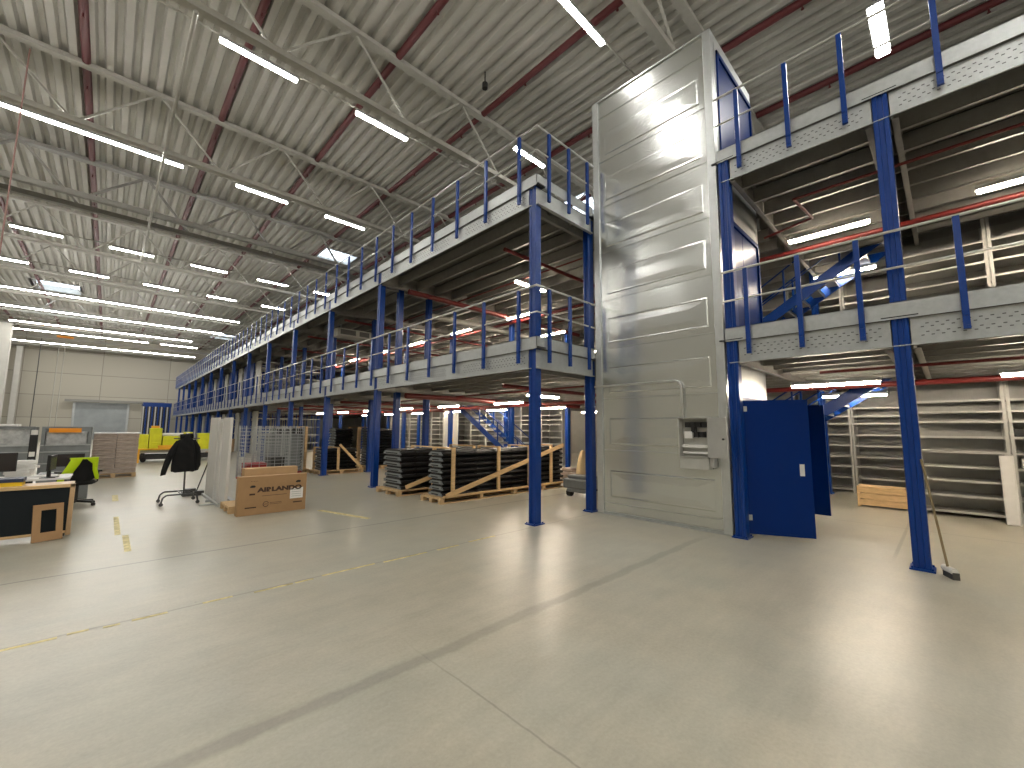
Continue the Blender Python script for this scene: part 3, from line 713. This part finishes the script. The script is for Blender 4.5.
for z in (.39,.35,.31,.27): m.box(.88,1.06,-.0058,-.005,z,z+.006)
m.build('label_print',M['crate'],lb)
tag(MB().box(1.99,2.95,9.55,9.78,.132,.78).build('cardboard_box',M['cardin'],None,.006),'plain cardboard box standing behind the printed one','box')

# ---------------------------------------------------------------- coat rack and jacket
R=thing('coat_rack','dark tubular coat rack on four castors with a black jacket','coat rack',(1.22,11.25,0))
def foot(y0,nm='foot'):
    m=MB().path([(-.33,y0,.06),(-.31,y0,.16),(-.25,y0,.21),(.18,y0,.21),(.24,y0,.17),(.26,y0,.06)],.016,8); m.build(nm,M['tube'],R)
    for x in (-.33,.26):
        MB().tube((x,y0-.018,.035),(x,y0+.018,.035),.035,12).build('castor',M['tube'],R)
foot(-.25); foot(.35)
MB().tube((-.02,-.25,.21),(-.02,.35,.21),.015,8).build('cross_tube',M['tube'],R)
MB().tube((.04,-.05,.21),(.02,-.05,1.42),.016,8).tube((-.20,-.05,1.34),(.24,-.05,1.34),.012,8).build('pole',M['tube'],R)
MB().tube((.02,-.05,1.40),(.02,-.05,1.46),.03,10).tube((.035,-.14,1.02),(.035,-.165,1.02),.02,8).build('knob',M['white'],R)
J=thing('black_jacket','black jacket hanging on the coat rack','jacket',(1.22,11.18,0))
rings=[]
for z,w,d,cx in ((.60,.26,.13,0.0),(.72,.265,.135,0),(.9,.25,.13,0),(1.05,.24,.12,.0),(1.2,.22,.11,.0),(1.28,.17,.10,.01),(1.34,.09,.08,.02),(1.40,.07,.07,.02)):
    w*=.80; z=.66+(z-.60)*.93
    rings.append([(cx+math.cos(2*PI*i/16)*w,math.sin(2*PI*i/16)*d*(1+.12*math.sin(i*2.1+z*5)),z+.015*math.sin(i*1.7)) for i in range(16)])
MB().loft(rings).build('body',M['cloth'],J)
def sleeve(pts,nm='sleeve'):
    rs=[]
    for (x,y,z,r) in pts:
        x*=.82; r*=.85; z=.60+(z-.5)*.9
        rs.append([(x+math.cos(2*PI*i/10)*r,y+math.sin(2*PI*i/10)*r*.9,z+.25*r*math.cos(2*PI*i/10)) for i in range(10)])
    MB().loft(rs).build(nm,M['cloth'],J)
sleeve([(-.40,-.03,.50,.05),(-.38,-.03,.62,.062),(-.32,-.02,.85,.072),(-.24,-.01,1.08,.08),(-.13,0,1.28,.07)])
sleeve([(.25,-.02,.57,.05),(.28,-.02,.68,.062),(.27,-.01,.9,.072),(.23,0,1.1,.08),(.13,0,1.28,.07)])
MB().tube((-.10,0,1.38),(.12,0,1.40),.05,10).build('collar',M['cloth'],J)
# broom handle leaning near panels
tag(MB().tube((1.60,12.3,.02),(1.88,12.1,1.15),.013,8).build('broom_stick',M['tube']),'thin dark stick leaning against the farthest white panel','stick')
tag(MB().box(1.35,1.75,12.2,12.45,0,.10).box(1.40,1.6,12.25,12.4,.1,.16).build('floor_brush_head',M['tube']),'dark metal foot lying on the floor beside the white panels','foot')

# ---------------------------------------------------------------- desk area
DK=thing('desk','desk with black fabric front panel and wood edging at the left','desk',(-.27,9.0,0))
MB().box(-2.2,-.05,0,.03,.07,.70).build('front_panel',M['felt'],DK)
MB().box(-2.2,0,-.02,.05,.70,.745).box(-2.2,-.04,-.01,.04,.05,.085).build('edging',M['wood'],DK,.004)
MB().box(-.05,0,-.02,.10,.02,.745).build('end_board',M['desktop'],DK,.004)
MB().box(-2.2,-.02,.05,.46,.715,.745).build('desk_top',M['desktop'],DK,.003)
for x in (-2.1,-.12): MB().box(x,x+.06,.05,.44,0,.05).box(x,x+.06,.38,.44,.05,.715).build('foot',M['dark'],DK)
FRM=thing('wooden_cutout','small flat wooden frame leaning against the desk panel','frame',(-.48,8.78,0.005)); FRM.rotation_euler=(math.radians(-10),0,math.radians(18))
MB().box(-.15,.15,-.01,.01,0,.12).box(-.15,-.07,-.01,.01,.12,.42).box(.08,.15,-.01,.01,.12,.42).box(-.15,.15,-.01,.01,.42,.50).build('board',M['card'],FRM,.002)
# second desk behind
D2K=thing('desk','second desk behind the black panel carrying papers and screens','desk',(-.5,10.3,0))
MB().box(-1.8,.12,0,.8,.70,.73).build('desk_top',M['white'],D2K,.003)
for x,y in ((-1.7,.05),(-1.7,.72),(.05,.05),(.05,.72)): MB().box(x,x+.04,y,y+.04,0,.70).build('leg',M['dark'],D2K)
def monitor(x,y,z,w,h,rz,label):
    t=thing('monitor',label,'monitor',(x,y,z),rz)
    MB().box(-w/2,w/2,-.02,.02,.12,.12+h).build('casing',M['black'],t,.006); MB().box(-w/2+.015,w/2-.015,-.023,-.02,.135,.105+h).build('screen',M['screen'],t)
    MB().box(-.03,.03,-.0,.04,0,.2).box(-.12,.12,-.08,.1,0,.012).build('stand',M['black'],t)
monitor(-1.22,10.55,.732,.42,.30,.1,'dark monitor at the left edge behind the desk panel')
monitor(-.62,10.45,.732,.34,.26,1.42,'slim black monitor seen nearly edge-on beside the papers')
t=thing('side_cabinet','low dark cabinet standing behind the office chair','cabinet',(-.95,13.0,0))
MB().box(0,.75,0,.45,.03,.60).build('body',M['crate'],t,.004); MB().box(.01,.37,-.02,0,.05,.58).build('door',M['crate'],t,.003); MB().box(.38,.74,-.02,0,.05,.58).build('door',M['crate'],t,.003)
monitor(-.55,13.2,.60,.50,.27,-.1,'black monitor on the cabinet behind the office chair')
tag(MB().box(-1.25,-.80,9.1,9.42,.746,.80).build('document_box',M['ybox']),'yellow flat box lying on the desk top at the left edge','box')
tag(MB().box(-1.25,-.79,9.09,9.43,.802,.85).build('document_box',M['navy']),'dark navy flat box lying on the yellow box','box')
for i,(x,y,z,n,l) in enumerate(((-.98,10.95,.732,6,'messy stack of white papers beside the black monitor'),(-.98,10.45,.732,2,'loose white papers spread on the second desk'),(-.72,10.75,.732,2,'small pile of white sheets beyond the slim monitor'))):
    for k in range(n):
        m=MB().box(-.15,.15,-.105,.105,0,.010); o=m.build('paper_sheaf',M['white']); o.location=(x+random.uniform(-.03,.03),y+random.uniform(-.03,.03),z+k*(.045 if n>4 else .0115)); o.rotation_euler=(0,0,random.uniform(-.3,.3))
        if n>4: o.scale=(1,1,4.2)
        tag(o,l+', %s from the bottom'%ORD[k],'papers','papers on the desks')
# chair
CH=thing('office_chair','black swivel office chair with a neon vest over its back','chair',(-.34,12.2,0),math.radians(15))
for k in range(5):
    a=2*PI*k/5+.4; cx,cy=math.cos(a),math.sin(a)
    MB().bar((0,0,.10),(cx*.30,cy*.30,.075),.045,.035).build('base_arm',M['black'],CH)
    MB().tube((cx*.31-cy*.02,cy*.31+cx*.02,.03),(cx*.31+cy*.02,cy*.31-cx*.02,.03),.03,10).build('castor',M['rubber'],CH)
MB().tube((0,0,.09),(0,0,.42),.028,10).build('gas_column',M['dark'],CH)
def rr(w,d,z,n=20,e=3): return [(math.copysign(abs(math.cos(2*PI*i/n))**(2/e),math.cos(2*PI*i/n))*w,math.copysign(abs(math.sin(2*PI*i/n))**(2/e),math.sin(2*PI*i/n))*d,z) for i in range(n)]
MB().loft([rr(.20,.20,.42),rr(.245,.24,.44),rr(.25,.245,.48),rr(.22,.215,.50)]).build('seat',M['cloth'],CH)
m=MB(); rs=[]
for z,w,b in ((.50,.14,-.20),(.56,.20,-.225),(.70,.22,-.235),(.82,.19,-.24),(.92,.12,-.26),(.93,.08,-.262)):
    rs.append([(math.cos(2*PI*i/16)*w,b+math.sin(2*PI*i/16)*.028,z) for i in range(16)])
m.loft(rs).build('backrest',M['cloth'],CH)
for s_ in (-1,1): MB().path([(s_*.24,0,.44),(s_*.29,0,.46),(s_*.29,0,.66)],.014,8).box(s_*.29-.03,s_*.29+.03,-.12,.12,.66,.69).build('armrest',M['black'],CH)
V=thing('hi_vis_vest','neon yellow safety vest draped over the office chair back','vest',(-.34,12.2,0),math.radians(15))
m=MB()
for s_ in (-1,1):
    rs=[]
    for z,xi,xo,b in ((.52,.20,.34,-.20),(.60,.17,.33,-.24),(.72,.13,.28,-.275),(.84,.07,.23,-.285),(.92,.04,.20,-.285),(.955,.03,.17,-.27)):
        if s_>0: xi,xo=(max(xi,.12) if z<.9 else xi),max(.20,xo-.09)
        rs.append([(s_*xi,b-.012,z),(s_*xo,b-.008,z),(s_*xo,b+.012,z),(s_*xi,b+.008,z)])
    m.loft(rs)
m.box(-.20,.20,-.30,-.22,.935,.965)
m.build('fabric',M['hivis'],V)
# grey containers with wrapped load
for i,(x0,x1,l) in enumerate(((-2.25,-1.38,'large grey steel crate with wrapped load at the left edge'),(-1.26,-.30,'large grey steel crate with an orange label strip on top'))):
    t=thing('steel_crate',l,'crate',(x0,17.0,0)); w=x1-x0
    m=MB().box(0,w,0,.05,.12,1.05).box(0,.05,0,.9,.12,1.55).box(w-.05,w,0,.9,.12,1.55).box(0,w,.85,.9,.12,1.55).box(0,w,0,.9,.10,.14)
    m.build('body',M['crate'],t)
    for z in (.25,.55,.86,1.04): MB().box(-.01,w+.01,-.03,0,z,z+.03).build('rib',M['galv'],t)
    MB().box(0,w,0,.05,1.5,1.56).build('top_rail',M['crate'],t); [MB().box(a_,a_+.07,c_,d_,0,e_).build('corner_post',M['crate'],t) for a_,c_,d_,e_ in ((0,-.02,.05,1.56),(w-.07,-.02,.05,1.56),(0,.85,.9,.14),(w-.07,.85,.9,.14))]
    if i: MB().box(.13,.75,-.035,-.0,1.40,1.52).box(.13,.75,-.0,.0,1.4,1.52).build('orange_label',M['orange'],t)
    o=MB().box(x0+.08,x1-.08,17.06,17.8,.145,1.42 if i else 1.5).build('wrapped_load',M['wrap'],None,.02); tag(o,'grey film-wrapped load inside the %s steel crate'%('orange-labelled' if i else 'left-edge'),'load')
tag(MB().box(-2.3,-1.7,17.1,17.7,1.56,1.62).build('white_sheet',M['white'],None,.02),'white sheet lying on top of the left-edge steel crate','sheet')
pr=thing('cable_stand','dark cabling column standing between the two grey steel crates','stand',(-1.33,16.3,0))
MB().box(-.07,.07,-.05,.05,0,1.35).box(-.13,.13,-.12,.12,0,.03).build('body',M['black'],pr); MB().tube((0,0,1.35),(0,0,1.47),.06,10).box(-.05,.05,-.07,-.05,.8,.92).build('fitting',M['white'],pr)
# wrapped carton stack
t=thing('timber_pallet','pallet under the brown film-wrapped carton stack','pallet',(-.28,18.0,0)); pallet_parts(t,1.05,1.2)
k=0
for r in range(8):
    for c_ in range(2):
        o=MB().box(0,.515,0,1.15,0,.148).build('carton',M['wrapbrown'],None,.012); o.location=(-.27+c_*.52+random.uniform(-.006,.006),18.02,.132+r*.152)
        tag(o,'brown film-wrapped carton beside the grey crates, %s layer up, %s side'%(ORD[r],('left','right')[c_]),'carton','film-wrapped cartons'); k+=1
tag(MB().box(-.28,.80,18.0,19.2,1.35,1.37).build('cover_sheet',M['whitepanel'],None,.004),'pale cover sheet on top of the brown carton stack','sheet')
# long low steel platform with yellow goods
t=thing('platform_trolley','long low grey steel platform carrying yellow goods','trolley',(1.0,24.6,0))
MB().box(0,3.4,0,1.2,.40,.52).build('deck',M['shelf'],t); MB().box(0,3.4,0,.06,.12,.30).box(0,3.4,1.14,1.2,.12,.30).build('chassis',M['dark'],t)
for x in (.2,1.7,3.1):
    MB().box(x,x+.08,.02,.1,.1,.4).box(x,x+.08,1.1,1.18,.1,.4).build('leg',M['dark'],t); MB().tube((x+.04,0,.10),(x+.04,.12,.10),.10,12).build('wheel',M['rubber'],t)
ys_=((1.02,24.7,.52,.34,.6,.70),(1.40,24.7,.52,.42,.6,.98),(1.86,24.7,.62,.55,.6,.62),(2.45,24.7,.62,.52,.6,.60),(1.1,25.35,.52,.9,.4,.55),(2.1,25.35,.52,.8,.4,.5))
for i,(x,y,z,w,d,h) in enumerate(ys_):
    z=.52; o=MB().box(0,w,0,d,0,h).box(-.01,w+.01,-.01,d+.01,h-.07,h-.04).box(.04,w-.04,-.014,0,h*.3,h*.34).build('yellow_crate',M['yellow'],None,.02); o.location=(x,y,z)
    tag(o,'neon yellow crate on the grey platform, %s'%('front row, %s from the left'%ORD[i] if i<4 else 'back row, %s'%('left' if i==4 else 'right')),'crate','yellow crates')
tag(MB().box(1.0,2.9,24.3,24.55,.55,.60).box(1.0,1.1,24.3,24.6,0,.55).box(2.8,2.9,24.3,24.6,0,.55).box(1.7,2.5,24.3,24.5,.60,.74).build('guard_beam',M['amber'],None,.01),'orange-yellow low beam in front of the neon yellow crates','beam')
for i,(x,y,z,w,d,h,mt,l) in enumerate(((1.44,24.72,1.50,.28,.4,.10,'amber','orange tray topping the tallest neon yellow crate'),(2.62,24.72,1.12,.3,.4,.20,'yellow','small neon yellow tub on the right yellow crate'),(3.15,24.7,.52,.5,.5,.75,'yellow','rightmost neon yellow bin at the end of the grey platform'),(3.7,24.8,.52,.5,.4,.4,'whitepanel','pale box right of the neon yellow bins'))):
    if x>3.6: continue
    tag(MB().box(x,x+w,y,y+d,z,z+h).box(x-.015,x+w+.015,y-.015,y+d+.015,z+h-.04,z+h-.01).build('storage_tub',M[mt],None,.01),l,'crate')
tag(MB().box(1.8,2.6,24.75,25.0,1.145,1.28).build('white_sack',M['white'],None,.05),'white sack lying on top of the yellow crates','sack')
for i,(x,y) in enumerate(((4.2,29),(4.9,31.5))):
    tag(MB().box(x,x+1.0,y,y+.9,0,.8).box(x-.02,x+1.02,y-.02,y+.92,.76,.8).box(x-.02,x+1.02,y-.02,y+.92,.36,.40).build('wooden_crate',M['desktop'],None,.01),'brown wooden crate far off beyond the black jacket, %s'%('nearer' if i==0 else 'farther'),'crate')
# far second mezzanine
t=thing('far_mezzanine','distant blue platform structure standing against the far wall','mezzanine',(2.7,62.2,0))
MB().box(0,2.5,0,3,3.9,4.1).build('deck',M['blue'],t); MB().box(0,2.5,.6,.65,0,3.9).build('rear_screen',M['dark'],t); MB().box(0,2.5,-.03,0,3.75,4.2).build('fascia',M['blue'],t)
for k in range(10): MB().box(k*.26,k*.26+.12,0,.1,0,3.9).build('post',M['blue'] if k%2 else M['shelf'],t)

# ---------------------------------------------------------------- tug / cart by the lift tower
t=thing('pallet_truck','low grey electric pallet truck half hidden behind the blue column','pallet truck',(7.95,6.05,0))
MB().box(0,1.6,-.3,.45,.20,.42).box(.1,1.5,-.25,.40,.42,.50).box(0,.06,-.2,.35,.12,.2).build('body',M['crate'],t,.03)
for y in (-.3,.3):
    for x in (.15,1.3): MB().tube((x,y,.09),(x,y+.1,.09),.09,14).build('wheel',M['rubber'],t)
MB().tube((.9,-.45,.14),(.9,-.33,.14),.14,16).build('drive_wheel',M['rubber'],t)
MB().path([(1.5,.1,.5),(1.65,.1,1.0),(1.65,.05,1.12)],.03,8).tube((1.65,-.1,1.12),(1.65,.25,1.12),.02,8).build('tiller',M['dark'],t)
cl=[]
for z,w in ((.52,.16),(.7,.14),(.9,.10),(1.02,.07),(1.08,.03)): cl.append([(8.35+math.cos(2*PI*i/12)*w*(1+.2*math.sin(i*2)),6.2+math.sin(2*PI*i/12)*w,z) for i in range(12)])
tag(MB().loft(cl).build('work_jacket',M['beige']),'beige and dark garment draped upright on the grey pallet truck','jacket')
tag(MB().box(10.6,11.3,8.3,8.9,0,.22).box(10.7,11.2,8.35,8.8,.22,.34).build('scrap_pile',M['wrapbrown'],None,.03),'small brownish bundle on the floor behind the pallet truck','bundle')

# ---------------------------------------------------------------- right side props
t=thing('wooden_crate','low pale timber crate on the floor before the shelving','crate',(11.7,.62,0))
for z in (.03,.16,.29): [MB().box(a_,a_+.02,.03,.82,z,z+.115).build('side_board',M['wood'],t,.003) for a_ in (0,.48)]; [MB().box(.02,.48,a_,a_+.02,z,z+.115).build('end_board',M['wood'],t) for a_ in (.03,.80)]
for y in (0,.80): MB().box(-.02,.52,y,y+.05,0,.42).build('batten',M['wood'],t)
MB().box(.0,.5,.03,.82,.40,.415).build('lid',M['wood'],t)
t=thing('broom','upright broom leaning against the foreground blue column','broom',(6.80,.10,0))
MB().tube((0,.02,.10),(.09,.155,1.27),.012,10).build('handle',M['handle'],t)
MB().tube((-.08,-.03,.085),(.08,.05,.085),.035,14).build('head',M['whitepanel'],t,.004)
MB().box(-.09,.09,-.03,.03,0,.075,Matrix.Rotation(.45,4,'Z')).build('bristles',M['tube'],t)
o=MB().box(-.02,.02,0,.17,0,1.18).box(-.026,-.02,.01,.03,0,1.18).box(-.026,-.02,.14,.16,0,1.18).build('white_board',M['whitepanel'],None,.003); o.location=(11.30,-.74,0); o.rotation_euler=(0,math.radians(7),0)
tag(o,'narrow white board leaning against the shelving upright at the right edge','board')
for i,(z,w,h,mt,l) in enumerate(((1.23,.35,.12,'cardin','small open carton on the shelf right of the white board, upper one'),(.96,.4,.16,'white','white carton on the shelf right of the white board, lower one'),(1.51,.4,.14,'black','black tray on the highest stocked shelf at the right edge'))):
    tag(MB().box(11.70,12.0,-1.3+.05*i,-1.3+.05*i+w,z,z+h).box(11.695,11.70,-1.28+.05*i,-1.3+.05*i+w-.05,z+h*.6,z+h).build('storage_box',M[mt],None,.004),l,'box')
# notices on end panels, floor tape
t=thing('end_panel','grey cabinet end panel with a red and a yellow notice behind the pallets','panel',(13.5,18.2,0))
MB().box(0,.04,0,1.3,0,2.5).build('sheet',M['shelf'],t); MB().box(-.01,0,.5,.9,1.55,1.9).build('red_notice',M['white'],t); MB().box(-.012,-.01,.58,.82,1.62,1.83).build('notice_symbol',M['redpaint'],t); MB().box(-.01,0,.4,.8,.85,1.02).build('yellow_notice',M['ybox'],t)
for i,(x0,x1) in enumerate(((-.9,-.15),(-.10,.02),(.10,.20),(.27,.50),(.75,.98),(1.15,1.50),(1.52,1.7),(1.8,2.4),(2.5,3.1),(3.25,3.6),(3.8,4.3))):
    y=4.80+(.02*math.sin(i*2)); m=MB().box(x0,x1,y-.022,y+.018,0,.0015)
    tag(m.build('floor_tape',M['yline']),'worn yellow floor tape piece, %s from the left'%ORD[i],'floor tape','worn dashes of the long yellow floor line')
for i,(x0,x1,y0,y1,l) in enumerate(((.20,.30,12.4,13.5,'yellow floor tape patch far left, the farther one'),(.20,.27,8.6,10.3,'worn yellow floor tape patch left, the middle one'),(.28,.35,7.4,8.5,'worn yellow floor tape patch left, the nearest one'))):
    tag(MB().box(x0,x1,y0,y1,0,.0012).build('floor_tape',M['yline']),l,'floor tape')
tag(MB().bar((3.07,8.55,.001),(3.45,7.2,.001),.10,.002).build('floor_tape',M['yline']),'short yellow floor tape strip right of the cardboard box','floor tape')

# ---------------------------------------------------------------- world, camera, colour
w=bpy.data.worlds.new('World'); bpy.context.scene.world=w; w.use_nodes=True
w.node_tree.nodes['Background'].inputs[0].default_value=(.80,.9,1,1); w.node_tree.nodes['Background'].inputs[1].default_value=3.0
yaw,pitch_,roll,f=0.765453108,0.105163403,0.006602583,418.567927
F=Vector((math.sin(yaw)*math.cos(pitch_),math.cos(yaw)*math.cos(pitch_),math.sin(pitch_)))
r=Vector((math.cos(yaw),-math.sin(yaw),0)); u=r.cross(F)
r2=r*math.cos(roll)+u*math.sin(roll); u2=-r*math.sin(roll)+u*math.cos(roll)
cam=bpy.data.cameras.new('camera'); cam.sensor_width=36; cam.lens=f/1024*36; cam.clip_start=.05; cam.clip_end=200
co=bpy.data.objects.new('camera',cam); COL.objects.link(co)
co.matrix_world=Matrix(((r2.x,u2.x,-F.x,0),(r2.y,u2.y,-F.y,0),(r2.z,u2.z,-F.z,1.6),(0,0,0,1)))
sc=bpy.context.scene; sc.camera=co
sc.view_settings.view_transform='Standard'; sc.view_settings.look='None'; sc.view_settings.gamma=1; sc.view_settings.use_curve_mapping=False
sc.view_settings.exposure=1.12
